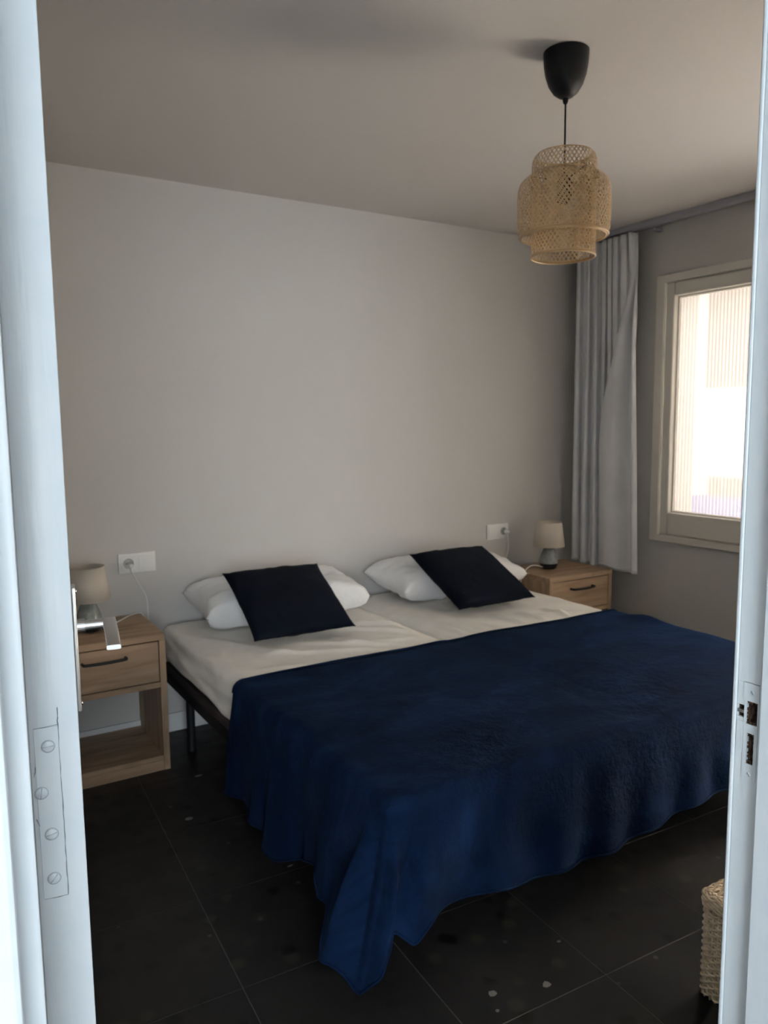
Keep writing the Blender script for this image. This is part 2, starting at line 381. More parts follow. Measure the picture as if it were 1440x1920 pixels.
# ------------------------------------------------------------------ door frame
def build_frame():
    XR = .866; Y1, Y0 = .5615, .5245
    # hinge side jamb, casing and head
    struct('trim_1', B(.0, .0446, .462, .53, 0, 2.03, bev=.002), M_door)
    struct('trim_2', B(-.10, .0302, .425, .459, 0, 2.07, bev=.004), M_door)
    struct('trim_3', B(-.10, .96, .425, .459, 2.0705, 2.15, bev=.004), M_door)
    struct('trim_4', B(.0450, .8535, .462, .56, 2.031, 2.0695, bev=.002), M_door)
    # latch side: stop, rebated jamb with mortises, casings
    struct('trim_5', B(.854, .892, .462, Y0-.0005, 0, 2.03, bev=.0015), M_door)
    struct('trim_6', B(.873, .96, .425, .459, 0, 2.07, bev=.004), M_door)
    holes = [(.5335, .5482, .981, 1.0105), (.5366, .5463, .9296, .9695), (.5514, .5608, .987, 1.0032)]
    ys = sorted({Y0, Y1} | {h[0] for h in holes} | {h[1] for h in holes}); zs = sorted({0, 2.03} | {h[2] for h in holes} | {h[3] for h in holes})
    bm = bmesh.new()
    def quad(*p): bm.faces.new([bm.verts.new(q) for q in p])
    for a, b in zip(ys, ys[1:]):
        for e, f in zip(zs, zs[1:]):
            if any(h[0]-1e-6 <= a and b <= h[1]+1e-6 and h[2]-1e-6 <= e and f <= h[3]+1e-6 for h in holes): continue
            quad((XR, a, e), (XR, a, f), (XR, b, f), (XR, b, e))
    for h in holes:     # painted lips of the mortises
        x2 = XR+.004
        quad((XR, h[0], h[2]), (XR, h[0], h[3]), (x2, h[0], h[3]), (x2, h[0], h[2])); quad((XR, h[1], h[2]), (x2, h[1], h[2]), (x2, h[1], h[3]), (XR, h[1], h[3]))
        quad((XR, h[0], h[2]), (x2, h[0], h[2]), (x2, h[1], h[2]), (XR, h[1], h[2])); quad((XR, h[0], h[3]), (XR, h[1], h[3]), (x2, h[1], h[3]), (x2, h[0], h[3]))
    quad((XR, Y0, 0), (XR+.026, Y0, 0), (XR+.026, Y0, 2.03), (XR, Y0, 2.03)); quad((XR, Y1, 0), (XR, Y1, 2.03), (XR+.026, Y1, 2.03), (XR+.026, Y1, 0))
    quad((XR, Y0, 2.03), (XR, Y1, 2.03), (XR+.026, Y1, 2.03), (XR+.026, Y0, 2.03)); quad((XR+.026, Y0, 0), (XR+.026, Y1, 0), (XR+.026, Y1, 2.03), (XR+.026, Y0, 2.03))
    bmesh.ops.remove_doubles(bm, verts=bm.verts[:], dist=1e-5)
    jamb = struct('trim_7', bm, M_door)
    for h in holes:     # splintered pockets behind the openings
        bm = bmesh.new(); d = .019 if h[1]-h[0] < .012 or h[0] < .54 else .008
        x0, x1 = XR+.0035, XR+d
        def q2(*p): bm.faces.new([bm.verts.new(q) for q in p])
        q2((x1, h[0], h[2]), (x1, h[0], h[3]), (x1, h[1], h[3]), (x1, h[1], h[2]))
        e = .0006
        q2((x0, h[0]+e, h[2]), (x0, h[0]+e, h[3]), (x1, h[0]+e, h[3]), (x1, h[0]+e, h[2])); q2((x0, h[1]-e, h[2]), (x1, h[1]-e, h[2]), (x1, h[1]-e, h[3]), (x0, h[1]-e, h[3]))
        q2((x0, h[0], h[2]+e), (x1, h[0], h[2]+e), (x1, h[1], h[2]+e), (x0, h[1], h[2]+e)); q2((x0, h[0], h[3]-e), (x0, h[1], h[3]-e), (x1, h[1], h[3]-e), (x1, h[0], h[3]-e))
        obj('mortise_pocket', bm, M_hole, jamb)['label'] = 'bare brown wood in the latch hole'
    # chips of flaked paint and wood at the mortise rims
    bm = bmesh.new(); rnd = random.Random(3)
    for h in holes[:2]:
        for k in range(26):
            side = rnd.randrange(4); y = rnd.uniform(h[0], h[1]); z = rnd.uniform(h[2], h[3])
            if side == 0: y = h[0]+rnd.uniform(0, .0016)
            elif side == 1: y = h[1]-rnd.uniform(0, .0016)
            elif side == 2: z = h[2]+rnd.uniform(0, .002)
            else: z = h[3]-rnd.uniform(0, .002)
            s = rnd.uniform(.0005, .0014)
            box(bm, XR+.0008, XR+.003, y-s, y+s, z-s*1.6, z+s*1.6, M=None)
    o = obj('splinters', bm, M_hole, jamb); o['kind'] = 'stuff'; o['label'] = 'splintered chips around the latch holes'
    # painted-over strike plate, proud of the jamb
    bm = bmesh.new(); zt, zb = 1.0333, .9085
    for (a, b, e, f) in ((.5323, .5527, 1.0105, zt), (.5323, .5335, zb, 1.0105), (.5482, .5511, zb, 1.0105), (.5335, .5482, .9695, .981), (.5335, .5366, .9296, .9695), (.5463, .5482, .9296, .9695), (.5335, .5482, zb, .9296)):
        box(bm, XR-.0009, XR+.0002, a, b, e, f)
    plate = obj('strike_plate', bm, M_door, jamb); plate['label'] = 'painted-over strike plate'
    box_t = B(XR-.0006, XR+.007, .5500, .5606, .9925, .9968, bev=.0008); obj('strike_tongue', box_t, M_raw, jamb)['label'] = 'bare grey metal tongue of the strike'
    obj('paint_lip', B(XR-.0006, XR+.0003, .5515, .5606, .942, .982, bev=.0002), M_door, jamb)
    obj('paint_lip', B(XR-.0006, XR+.0003, .5540, .5606, 1.0210, 1.0333, bev=.0002), M_door, jamb)
    for z, y in ((1.0226, .541), (.9163, .5414)):
        s = obj('screw', lathe([(0, .0006), (.0024, .0005), (.0029, 0), (.0029, -.001)], 14), M_door, jamb, True, loc=(XR-.0009, y, z), rot=(0, -PI/2, 0))
        sl = B(-.0026, .0026, -.0004, .0004, .0004, .0008); obj('screw_slot', sl, M_crack, s, rot=(0, 0, .6))
    # cracks
    def crack(pts, w):
        bm = bmesh.new()
        P = [(XR-.00035, y+random.uniform(-1, 1)*.00012, z) for y, z in pts]
        Pi = []
        for a, b in zip(P, P[1:]):
            for k in range(5):
                t = k/5; Pi.append((XR-.0004, a[1]+(b[1]-a[1])*t+random.uniform(-1, 1)*.00012, a[2]+(b[2]-a[2])*t+random.uniform(-1, 1)*.00012))
        Pi.append(P[-1]); tube(Pi, w, 4, bm); return bm
    obj('paint_crack', crack([(.5322, 1.0338), (.5450, 1.0342), (.5528, 1.0338)], .0003), M_crack, jamb)
    obj('paint_crack', crack([(.5540, .945), (.5542, .965), (.5538, .974)], .00025), M_crack, jamb)
    # room side casing whose rounded edge shows beyond the jamb
    bm = bmesh.new(); n = 60; vs_ = []
    struct('trim_8', B(XR-.0015, .96, Y1+.0006, .5682, 0, 2.09, bev=.0024, seg=3), M_door, smooth=.6)
build_frame()

# ------------------------------------------------------------------ door leaf, opened into the room
def build_door():
    a = math.radians(8.8145); d = Vector((math.sin(a), math.cos(a), 0)); nrm = Vector((math.cos(a), -math.sin(a), 0))
    root = empty('door_1', (.0950, .6127, 0), -a); root['kind'] = 'structure'      # local x = face normal, local y = along the leaf
    TH = .0358; LW = .785
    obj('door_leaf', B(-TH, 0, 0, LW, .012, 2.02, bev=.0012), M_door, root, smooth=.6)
    # painted hinge leaf on the hinge edge
    zt, zb = 1.1300, .9912
    hl = obj('hinge_leaf', B(-.0322, -.0148, -.0006, .001, zb, zt, bev=.0003), M_door, root); hl['label'] = 'painted-over hinge leaf'
    rnd = random.Random(5)
    for (x, z, ro) in ((-.0226, 1.1149, 0.05), (-.0292, 1.0783, 1.45), (-.0239, 1.0439, .25), (-.0240, 1.0072, .9)):
        s = obj('screw', lathe([(0, .0008), (.0038, .0006), (.0046, 0), (.0046, -.001)], 20), M_door, hl, True, loc=(x, -.0008, z), rot=(PI/2, 0, 0))
        ring = []
        tube([(x+.0049*math.cos(t*PI/9), -.0007, z+.0049*math.sin(t*PI/9)) for t in range(18)], .00022, 4, bm := bmesh.new(), closed=True)
        obj('screw_rim', bm, M_crack2, hl)
        c_, s_ = math.cos(ro)*.0042, math.sin(ro)*.0042
        obj('screw_slot', tube([(x-c_, -.0014, z-s_), (x+c_, -.0014, z+s_)], .00038, 4), M_crack2, hl)
    def crack(pts, w):
        P = []
        for p, q in zip(pts, pts[1:]):
            for k in range(8):
                t = k/8; P.append((p[0]+(q[0]-p[0])*t+rnd.uniform(-1, 1)*.00025, -.0005, p[1]+(q[1]-p[1])*t))
        P.append((pts[-1][0], -.0005, pts[-1][1]))
        return tube(P, [w*rnd.uniform(.5, 1.3) for _ in P], 4)
    obj('paint_crack', crack([(-.0146, 1.145), (-.0148, 1.131), (-.0147, 1.09), (-.0145, 1.04), (-.0146, .9915)], .00032), M_crack, hl)
    obj('paint_crack', crack([(-.0322, 1.1300), (-.024, 1.1304), (-.0147, 1.1312)], .0002), M_crack, hl)
    obj('paint_crack', crack([(-.0315, .9915), (-.024, .9908), (-.0146, .9912)], .0002), M_crack, hl)
    obj('paint_crack', crack([(-.0335, 1.092), (-.0322, 1.1)], .00025), M_crack, hl)
    obj('paint_crack', crack([(-.0338, 1.058), (-.0318, 1.052)], .0003), M_crack, hl)
    # lever handle on the far face
    hy = 1.35-.62+.0; hz = 1.026
    hd = empty('door_handle', (0, 0, 0)); hd.parent = root
    obj('escutcheon_plate', B(.0004, .0066, hy-.019, hy+.019, .884, 1.0955, bev=.0022, seg=3), M_plate, hd, smooth=.6)['label'] = 'satin steel backplate'
    for z in (1.086, .893):
        obj('screw', lathe([(0, .0022), (.003, .0018), (.0038, 0)], 14), M_chrome, hd, True, loc=(.0066, hy, z), rot=(0, PI/2, 0))
    obj('lever_neck', lathe([(.0115, .0066), (.0115, .019), (.0085, .0195), (.0085, .047), (0, .047)], 24), M_chrome, hd, smooth=.6, loc=(0, hy, hz), rot=(0, PI/2, 0))
    pts = [(.050, .0105), (.056, .0095), (.0575, -.03), (.0575, -.075), (.0572, -.112)]
    def lev(u, v):
        # flat bar swept toward the hinge, slightly drooping tip
        L = .0100 - v*.125; drop = -.012*v*v - .003*v
        hw = .0108; ht = .0038
        an = u*2*PI; cx, cz = math.cos(an), math.sin(an)
        px = hw*math.copysign(abs(cx)**.35, cx); pz = ht*math.copysign(abs(cz)**.5, cz)
        return (.0575+px, hy+L, hz+.004+drop+pz)
    vs_, fs_ = gridmesh(lev, 24, 14, True)
    n0 = len(vs_)
    fs_.append(tuple(range(23, -1, -1))); fs_.append(tuple(range(n0-24, n0)))
    obj('lever', (vs_, fs_), M_chrome, hd, smooth=.7)
M_crack2 = mat('paint_line', (.36, .40, .43), .8)
build_door()

# ------------------------------------------------------------------ window
def build_window():
    w = empty('window_1', (W, 2.05, 1.4)); w['kind'] = 'structure'; w['label'] = 'reeded glass window in a cream wooden frame'
    def P(name, bm, m, **k):
        o = obj(name, bm, m, w, **k); o.location = (-W, -2.05, -1.4); return o
    y0, y1, z0, z1 = 1.39, 2.712, .722, 2.092; c = .050
    def ring(x0, x1, y0, y1, z0, z1, l, r, b, t, bev, name, m):
        P(name, B(x0, x1, y1-l, y1, z0, z1, bev=bev), m); P(name, B(x0, x1, y0, y0+r, z0, z1, bev=bev), m)
        P(name, B(x0, x1, y0+r, y1-l, z0, z0+b, bev=bev), m); P(name, B(x0, x1, y0+r, y1-l, z1-t, z1, bev=bev), m)
    ring(W-.022, W+.0, y0, y1, z0, z1, c, c, c*.7, .04, .004, 'casing', M_trim)
    ring(W-.012, W+.045, y0+c+.004, y1-c-.004, z0+.039, z1-.044, .050, .050, .115, .066, .006, 'sash', M_trim)
    gy0, gy1, gz0, gz1 = y0+c+.054, y1-c-.054, z0+.154, z1-.110
    ring(W+.018, W+.050, gy0-.004, gy1+.004, gz0-.004, gz1+.004, .012, .012, .012, .012, .003, 'glazing_bead', M_trim)
    def f(u, v):
        y = gy0+(gy1-gy0)*u; return (W+.034+.0012*math.cos(2*PI*y/REED), y, gz0+(gz1-gz0)*v)
    P('pane', gridmesh(f, 460, 1), M_glass, smooth=True)
    P('window_sill', B(W+.05, W+.34, WY0, WY1, WZ0-.03, WZ0+.02), M_facade)
build_window()
def build_added_window():  # unseen window, added only to carry more daylight into the room
    w = empty('added_window', (W, 1.03, 1.05)); w['kind'] = 'structure'; w['label'] = 'tall narrow clear glass window added out of view to bring in daylight'
    def P(name, bm, m):
        o = obj(name, bm, m, w); o.location = (-W, -1.03, -1.05)
    y0, y1, z0, z1 = .735, 1.33, .095, 1.51
    for a in ((y0, y0+.05, z0, z1), (y1-.05, y1, z0, z1), (y0+.05, y1-.05, z0, z0+.06), (y0+.05, y1-.05, z1-.06, z1)): P('sash', B(W-.012, W+.045, *a, bev=.004), M_trim)
    P('pane', B(W+.03, W+.034, y0+.045, y1-.045, z0+.055, z1-.055), M_clear)
build_added_window()
# ------------------------------------------------------------------ building across the yard
def build_neighbour():
    X = W+2.4
    nb = empty('neighbouring_building', (X, 3.8, -2.5)); tag(nb, 'sunlit cream building with brown shutters seen through the ribbed window glass', 'building')
    def P(name, bm, m, par=nb):
        o = obj(name, bm, m, par)
        if par is nb: o.location = (-X, -3.8, 2.5)
        return o
    P('facade', B(X, X+.3, -3, 7.5, -2.5, 2.9), M_facade)
    for (ya, yb, za, zb) in ((3.45, 4.14, 1.62, 2.42), (3.45, 4.08, .72, .875)):
        sh = P('shutter', B(X-.02, X-.002, ya, yb, za, zb), M_shutter)
        n = max(3, int((zb-za)/.075))
        for k in range(n):
            z = za+(k+.5)*(zb-za)/n; obj('shutter_slat', B(X-.035, X-.02, ya+.03, yb-.03, z-.022, z+.022, bev=.004, seg=1), M_shutter, sh)
    P('awning', B(X-.25, X-.002, 3.3, 4.15, .56, .72, bev=.01), M_blue)['label'] = 'blue cloth awning'
build_neighbour()

# ------------------------------------------------------------------ curtain rail and curtain
rl = empty('curtain_rail', (3.28, 1.8, H)); tag(rl, 'lilac-grey curtain rail fixed along the ceiling above the window', 'curtain rail')
bm = B(3.262, 3.300, .62, 3.15, H-.030, H, bev=.003); o = obj('track', bm, M_rail, rl); o.location = (-3.28, -1.8, -H)
o = obj('bracket', B(3.285, W, 2.700, 2.722, H-.052, H-.038, bev=.003), M_rail, rl); o.location = (-3.28, -1.8, -H)
o = obj('end_cap', B(3.260, 3.302, 3.15, 3.158, H-.032, H, bev=.002), M_rail, rl); o.location = (-3.28, -1.8, -H)

def build_curtain():
    z0, z1 = .548, 2.335
    ytop = [3.20, 2.775]; 
    z1 = 2.318
    def f(u, v):                      # u: 0 at the corner, 1 at the window side; v: 0 hem, 1 rail
        t = 1-v                       # distance from the rail
        y = 3.205 + u*(2.785-3.205) + t*u*(-.080)
        # gathers crowd into the corner further down and leave a flat flared panel on the window side
        ub = .93-.54*ss(.02, .62, t); w = max(0, (u-ub)/(1-ub)); g = min(1, u/ub)
        amp = (.016+.012*t)*(1-ss(0, .12, w))
        ph = 2*PI*(8.2*u+.30*(u-.5)*t) + 1.5*math.sin(9*u+1) + .5*math.sin(21*u+2*t)
        x = 3.262 + amp*(math.sin(ph)+.30*math.sin(ph*1.9+1.3+2*t))
        y += .010*math.sin(ph*2+.6)*(1-ss(0, .12, w))
        k = ss(.05, .3, t)
        x += k*ss(0, .15, w)*(-.020-.022*math.exp(-((w-.30)/.25)**2)+.050*math.exp(-((w-.68)/.13)**2)-.020*math.exp(-((w-.92)/.07)**2))
        if t < .12: x -= .012*math.exp(-((u-.9)/.05)**2)*(1-t/.12)
        x += .003*noise.noise(Vector((u*9, v*5, 1.7)))
        z = z0+(z1-z0)*v
        if v < .12: z += (.12-v)/.12*(.008*math.sin(u*14)-.012*ss(.5, 1, u))
        if v > .95: z += .008*abs(math.sin(ph*.5))*(v-.95)/.05
        return (min(x, W-.012), y, z)
    cu = empty('curtain', (3.262, 3.0, z0)); tag(cu, 'pale grey curtain gathered in the corner beside the window', 'curtain')
    o = obj('curtain_panel', gridmesh(f, 220, 70), M_curt, cu, True); o.location = (-3.262, -3.0, -z0); solidify(o, .0015)
    o = obj('heading_tape', gridmesh(lambda u, v: (f(u, .985)[0]-.003, f(u, .985)[1], z1-.045+.03*v), 220, 2), M_curt, cu, True); o.location = (-3.262, -3.0, -z0)
    bm = bmesh.new(); P_ = [Vector(f(i/160, 0))+Vector((-.001, 0, .012)) for i in range(161)]; tube(P_, .0045, 5, bm)
    o = obj('hem', bm, M_curt, cu, True); o.location = (-3.262, -3.0, -z0)
build_curtain()

# ------------------------------------------------------------------ pendant lamp
def build_pendant():
    x, y = 1.61, 1.64
    r = empty('pendant_lamp', (x, y, H)); tag(r, 'bamboo pendant lamp with a black canopy hanging from the ceiling', 'lamp')
    prof = [(0, -.122), (.008, -.121), (.020, -.117), (.034, -.106), (.047, -.086), (.056, -.060), (.0605, -.034), (.062, -.012), (.0625, -.0005), (0, -.0005)]
    obj('canopy', lathe(prof, 48), M_blackp, r, smooth=.9)
    obj('cord_grip', lathe([(.0085, -.115), (.0075, -.128), (.0055, -.134), (.004, -.136), (0, -.136)], 20), M_blackp, r, True)
    obj('cord', tube([(0, 0, -.13), (.0005, 0, -.22), (0, 0, -.33)], .0026, 8), M_blackp, r, True)
    obj('lamp_holder', lathe([(0, -.325), (.012, -.325), (.020, -.335), (.021, -.395), (.018, -.40), (0, -.40)], 24), M_blackp, r, smooth=.6)
    def weave(name, prof, N, wd, twist, m=M_bamb, thick=.0008):
        # two families of flat strips winding round the profile, one just outside the other
        P = [Vector((a, 0, b)) for a, b in prof]
        L = [0]
        for a, b in zip(P, P[1:]): L.append(L[-1]+(b-a).length)
        S = max(16, int(L[-1]/.006)); bm = bmesh.new()
        def at(s):
            s *= L[-1]
            for i in range(len(P)-1):
                if s <= L[i+1]+1e-9:
                    t = (s-L[i])/(L[i+1]-L[i]); return P[i].lerp(P[i+1], t)
            return P[-1]
        for fam in (1, -1):
            for k in range(N):
                th0 = 2*PI*k/N + random.uniform(-.012, .012); prev = None
                for j in range(S+1):
                    s = j/S; p = at(s); dth = wd*.5*1.25/max(p.x, .02)
                    off = .0006*fam + .0005*math.sin(j*PI*.9+k*PI)
                    th = th0+fam*twist*s; rr = p.x+off
                    cur = [bm.verts.new((rr*math.cos(th+q*dth), rr*math.sin(th+q*dth), p.z)) for q in (-1, 1)]
                    if prev: bm.faces.new((prev[0], prev[1], cur[1], cur[0]))
                    prev = cur
        o = obj(name, bm, m, r); o['kind'] = 'stuff'; return o
    zt, zb = 2.098-H, 1.818-H
    inner = [(.076, zt), (.085, zt-.006), (.089, zt-.020), (.089, zb+.03), (.089, zb+.004)]
    outer = [(.086, 2.044-H), (.108, 2.034-H), (.121, 2.022-H), (.127, 2.006-H), (.129, 1.985-H), (.129, 1.915-H), (.1275, 1.893-H), (.123, 1.880-H)]
    tags = []
    weave('inner_shade', inner, 46, .0034, 2.2)['label'] = 'narrow woven bamboo drum'
    weave('outer_shade', outer, 60, .0034, 1.1)['label'] = 'wide woven bamboo drum around the narrow one'
    for nm, R_, z, rr in (('rim', .089, zb+.003, .0032), ('rim', .123, 1.878-H, .0034), ('rim', .077, zt, .0015), ('rim', .0925, 2.043-H, .0012)):
        obj(nm, tube([(R_*math.cos(2*PI*i/64), R_*math.sin(2*PI*i/64), z) for i in range(64)], rr, 6, closed=True), M_bring, r, True)
    # folded-in bands at the lower edges
    obj('edge_band', lathe([(.088, zb+.001), (.0905, zb+.005), (.0898, zb+.010)], 64), M_bring, r, True)
    obj('edge_band', lathe([(.116, 1.874-H), (.1215, 1.876-H), (.1245, 1.882-H)], 64), M_bring, r, True)
    for k in range(3):
        a = k*2*PI/3+.4; obj('spoke', tube([(.018*math.cos(a), .018*math.sin(a), -.338), (.0885*math.cos(a), .0885*math.sin(a), -.325)], .0014, 6), M_blackp, r)
build_pendant()

# ------------------------------------------------------------------ nightstands
def make_nightstand(name, label, x0, yf):
    w, dp, h = .460, .372, .553
    r = empty(name, (x0+w/2, yf+dp/2, 0)); tag(r, label, 'nightstand', 'oak nightstands beside the beds')
    def P(n, bm, m, par=r, **k):
        o = obj(n, bm, m, par, **k); return o
    X0, X1, Y0, Y1 = -w/2, w/2, -dp/2, dp/2; t = .024
    P('top', B(X0, X1, Y0, Y1, h-.026, h, bev=.0015), M_oakx)
    P('side_panel', B(X0, X0+t, Y0, Y1, 0, h-.0265, bev=.001), M_oakz); P('side_panel', B(X1-t, X1, Y0, Y1, 0, h-.0265, bev=.001), M_oakz)
    P('bottom_shelf', B(X0+t+.0005, X1-t-.0005, Y0+.003, Y1, .042, .060, bev=.001), M_oakx)
    P('plinth', B(X0+t+.0005, X1-t-.0005, Y0+.0015, Y0+.020, 0, .0415, bev=.001), M_oakx)
    P('drawer_rail', B(X0+t+.0005, X1-t-.0005, Y0+.001, Y1, .338, .360, bev=.001), M_oakx)
    P('back_panel', B(X0+t+.0005, X1-t-.0005, Y1-.008, Y1-.002, .3605, h-.027), M_oakx)
    dr = P('drawer', B(X0+t+.003, X1-t-.003, Y0+.003, Y0+.021, .3635, h-.031, bev=.0015), M_oakx)
    bm = bmesh.new(); pts = smooth_path([(-.078, Y0+.003, .480), (-.077, Y0-.016, .480), (-.068, Y0-.023, .480), (0, Y0-.026, .479), (.068, Y0-.023, .480), (.077, Y0-.016, .480), (.078, Y0+.003, .480)], 5)
    tube(pts, .0056, 8, bm); hn = P('handle', bm, M_black, dr, smooth=True); hn['label'] = 'black bow handle'
    return r
make_nightstand('nightstand', 'oak nightstand with an empty open niche standing behind the open door', .326, 2.922)
make_nightstand('nightstand', 'oak nightstand in the corner under the grey curtain', 2.742, 2.846)

# ------------------------------------------------------------------ table lamps
def make_lamp(x, y, label, cord):
    z = .5535
    r = empty('table_lamp', (x, y, z)); tag(r, label, 'lamp', 'ceramic table lamps on the nightstands')
    obj('base', lathe([(0, .0005), (.036, .0005), (.041, .004), (.048, .022), (.0505, .032)], 40), M_cerd, r, smooth=.8)['label'] = 'dark glazed foot'
    obj('body', lathe([(.0505, .032), (.0505, .040), (.047, .060), (.040, .083), (.031, .104), (.025, .113), (.014, .116), (0, .116)], 40), M_cer, r, smooth=.9)['label'] = 'grey ceramic body'
    obj('lamp_holder', lathe([(.011, .116), (.011, .150), (0, .150)], 20), M_plast, r, smooth=.7)
    sh = obj('lamp_shade', lathe([(.084, .126), (.067, .256)], 48), M_shade, r, True); sh['label'] = 'cream linen shade'; solidify(sh, .0012)
    obj('shade_ring', tube([(.067*math.cos(2*PI*i/40), .067*math.sin(2*PI*i/40), .256) for i in range(40)], .0012, 5, closed=True), M_shade, sh)
    obj('shade_ring', tube([(.084*math.cos(2*PI*i/40), .084*math.sin(2*PI*i/40), .126) for i in range(40)], .0012, 5, closed=True), M_shade, sh)
    for k in range(3):
        a = k*2*PI/3; obj('shade_spoke', tube([(0, 0, .150), (.079*math.cos(a), .079*math.sin(a), .160)], .001, 4), M_plast, sh)
    pts = [(p[0]-x, p[1]-y, p[2]-z) for p in cord]
    cb = obj('power_cord', tube(smooth_path(pts, 8), .0028, 6), M_cordw, r, True); cb['label'] = 'white flex with plug'
    px, py, pz = pts[-1]
    obj('plug', lathe([(0, -.001), (.0125, 0), (.0125, .010), (.009, .022), (.005, .028), (0, .028)], 24), M_plast, cb, smooth=.8, loc=(px, py+.002, pz), rot=(PI/2, 0, 0))
make_lamp(.545, 3.118, 'cream-shaded ceramic table lamp on the nightstand behind the open door',
          [(.593, 3.125, .563), (.62, 3.14, .557), (.68, 3.20, .557), (.745, 3.270, .558), (.792, 3.285, .550), (.806, 3.287, .48), (.815, 3.287, .53), (.812, 3.287, .62), (.785, 3.285, .68), (.755, 3.275, .735), (.7445, 3.258, .765), (.7425, 3.2580, .772)])
make_lamp(2.930, 3.052, 'cream-shaded ceramic table lamp on the nightstand beside the curtain',
          [(2.884, 3.050, .566), (2.84, 3.05, .580), (2.797, 3.05, .582), (2.760, 3.05, .562), (2.732, 3.05, .516), (2.724, 3.08, .40), (2.722, 3.24, .38), (2.775, 3.284, .46), (2.815, 3.284, .56), (2.838, 3.282, .637), (2.833, 3.278, .699), (2.812, 3.262, .738), (2.803, 3.2620, .744)])

# ------------------------------------------------------------------ wall sockets
def make_socket(x0, z0, label, first):
    r = empty('wall_socket', (x0+.0775, D, z0+.0425)); tag(r, label, 'socket', 'double socket plates above the nightstands')
    obj('cover_plate', B(-.0775, .0775, -.009, -.0002, -.0425, .0425, bev=.0025), M_plast, r, smooth=.6)
    sx = -.037 if first else .037
    obj('switch_rocker', B(-sx-.031, -sx+.031, -.0135, -.009, -.031, .031, bev=.002), M_plast, r, smooth=.6)
    obj('socket_frame', B(sx-.032, sx+.032, -.0115, -.009, -.032, .032, bev=.0015), M_plast, r, smooth=.6)
    w = obj('socket_well', lathe([(.0215, .0022), (.0205, .003), (.019, .0005), (0, .0004)], 32), M_dplast, r, smooth=.6, loc=(sx, -.0112, 0), rot=(PI/2, 0, 0)); w['label'] = 'grey recessed socket well'
    for q in (-.0095, .0095): obj('pin_hole', lathe([(.0026, 0), (.0026, .0012), (0, .0012)], 12), M_pin, w, loc=(q, 0, .0006))
make_socket(.703, .733, 'white double wall plate with a plugged socket above the nightstand behind the door', True)
make_socket(2.688, .702, 'white double wall plate with a plugged socket near the curtain-side table lamp', False)

# ------------------------------------------------------------------ beds
def make_bed(x0, x1, label):
    y0, y1 = 1.40, 3.25
    r = empty('bed_base', ((x0+x1)/2, (y0+y1)/2, 0)); tag(r, label, 'bed', 'twin bed bases pushed together')
    cx, cy = (x0+x1)/2, (y0+y1)/2
    def P(n, bm, m, **k):
        o = obj(n, bm, m, r, **k); o.location = (-cx, -cy, 0); return o
    P('side_rail', B(x0+.006, x0+.046, y0, y1, .252, .300, bev=.004), M_frame); P('side_rail', B(x1-.046, x1-.006, y0, y1, .252, .300, bev=.004), M_frame)
    P('end_rail', B(x0+.0465, x1-.0465, y0, y0+.04, .252, .300, bev=.004), M_frame); P('end_rail', B(x0+.0465, x1-.0465, y1-.04, y1, .252, .300, bev=.004), M_frame)
    P('base_panel', B(x0+.004, x1-.004, y0+.002, y1-.002, .3005, .3345, bev=.006), M_slatfab)['label'] = 'brown-grey upholstered base panel'
    for lx in (x0+.05, x1-.05):
        for ly in (y0+.20, y1-.215):
            P('leg', lathe([(0, .0), (.017, .0), (.0185, .004), (.0185, .012), (.0165, .016), (.0175, .2515), (0, .2515)], 20, (lx, ly, 0)), M_frame, smooth=.7)
make_bed(.858, 1.754, 'dark steel bed base on legs carrying the mattress nearer the door')
make_bed(1.762, 2.656, 'dark steel bed base carrying the mattress nearer the window')

def rounded_block(x0, x1, y0, y1, z0, z1, rad, step, wr):
    # a box grid whose surface is pushed onto a rounded box, then wrinkled
    bm = bmesh.new(); cache = {}
    nx, ny, nz = [max(2, int((b-a)/step)) for a, b in ((x0, x1), (y0, y1), (z0, z1))]
    def V(i, j, k):
        key = (i, j, k)
        if key in cache: return cache[key]
        p = Vector((x0+(x1-x0)*i/nx, y0+(y1-y0)*j/ny, z0+(z1-z0)*k/nz))
        q = Vector((min(max(p.x, x0+rad), x1-rad), min(max(p.y, y0+rad), y1-rad), min(max(p.z, z0+rad*.6), z1-rad*.6)))
        dd = p-q; dd.z *= 1/.6
        if dd.length > 1e-6: dn = dd.normalized(); dn = Vector((dn.x*rad, dn.y*rad, dn.z*rad*.6)); p = q+dn
        else: dn = Vector((0, 0, 1))
        p = p + dn.normalized()*wr(p, dn.normalized())
        cache[key] = bm.verts.new(p); return cache[key]
    for a in range(nx):
        for b in range(ny):
            bm.faces.new((V(a, b, nz), V(a+1, b, nz), V(a+1, b+1, nz), V(a, b+1, nz))); bm.faces.new((V(a, b, 0), V(a, b+1, 0), V(a+1, b+1, 0), V(a+1, b, 0)))
    for a in range(nx):
        for c in range(nz):
            bm.faces.new((V(a, 0, c), V(a+1, 0, c), V(a+1, 0, c+1), V(a, 0, c+1))); bm.faces.new((V(a, ny, c), V(a, ny, c+1), V(a+1, ny, c+1), V(a+1, ny, c)))
    for b in range(ny):
        for c in range(nz):
            bm.faces.new((V(0, b, c), V(0, b, c+1), V(0, b+1, c+1), V(0, b+1, c))); bm.faces.new((V(nx, b, c), V(nx, b+1, c), V(nx, b+1, c+1), V(nx, b, c+1)))
    return bm
def seg_fold(p, a, b, w, h):
    # height of a soft crease running from a to b (plan coordinates)
    a, b = Vector(a), Vector(b); ab = b-a; t = (Vector((p.x, p.y))-a).dot(ab)/ab.length_squared
    if t < -.1 or t > 1.1: return 0
    dist = ((Vector((p.x, p.y))-a)-ab*t).length; fade = max(0, 1-(abs(t-.5)/.6)**3)
    return h*math.exp(-(dist/w)**2)*fade
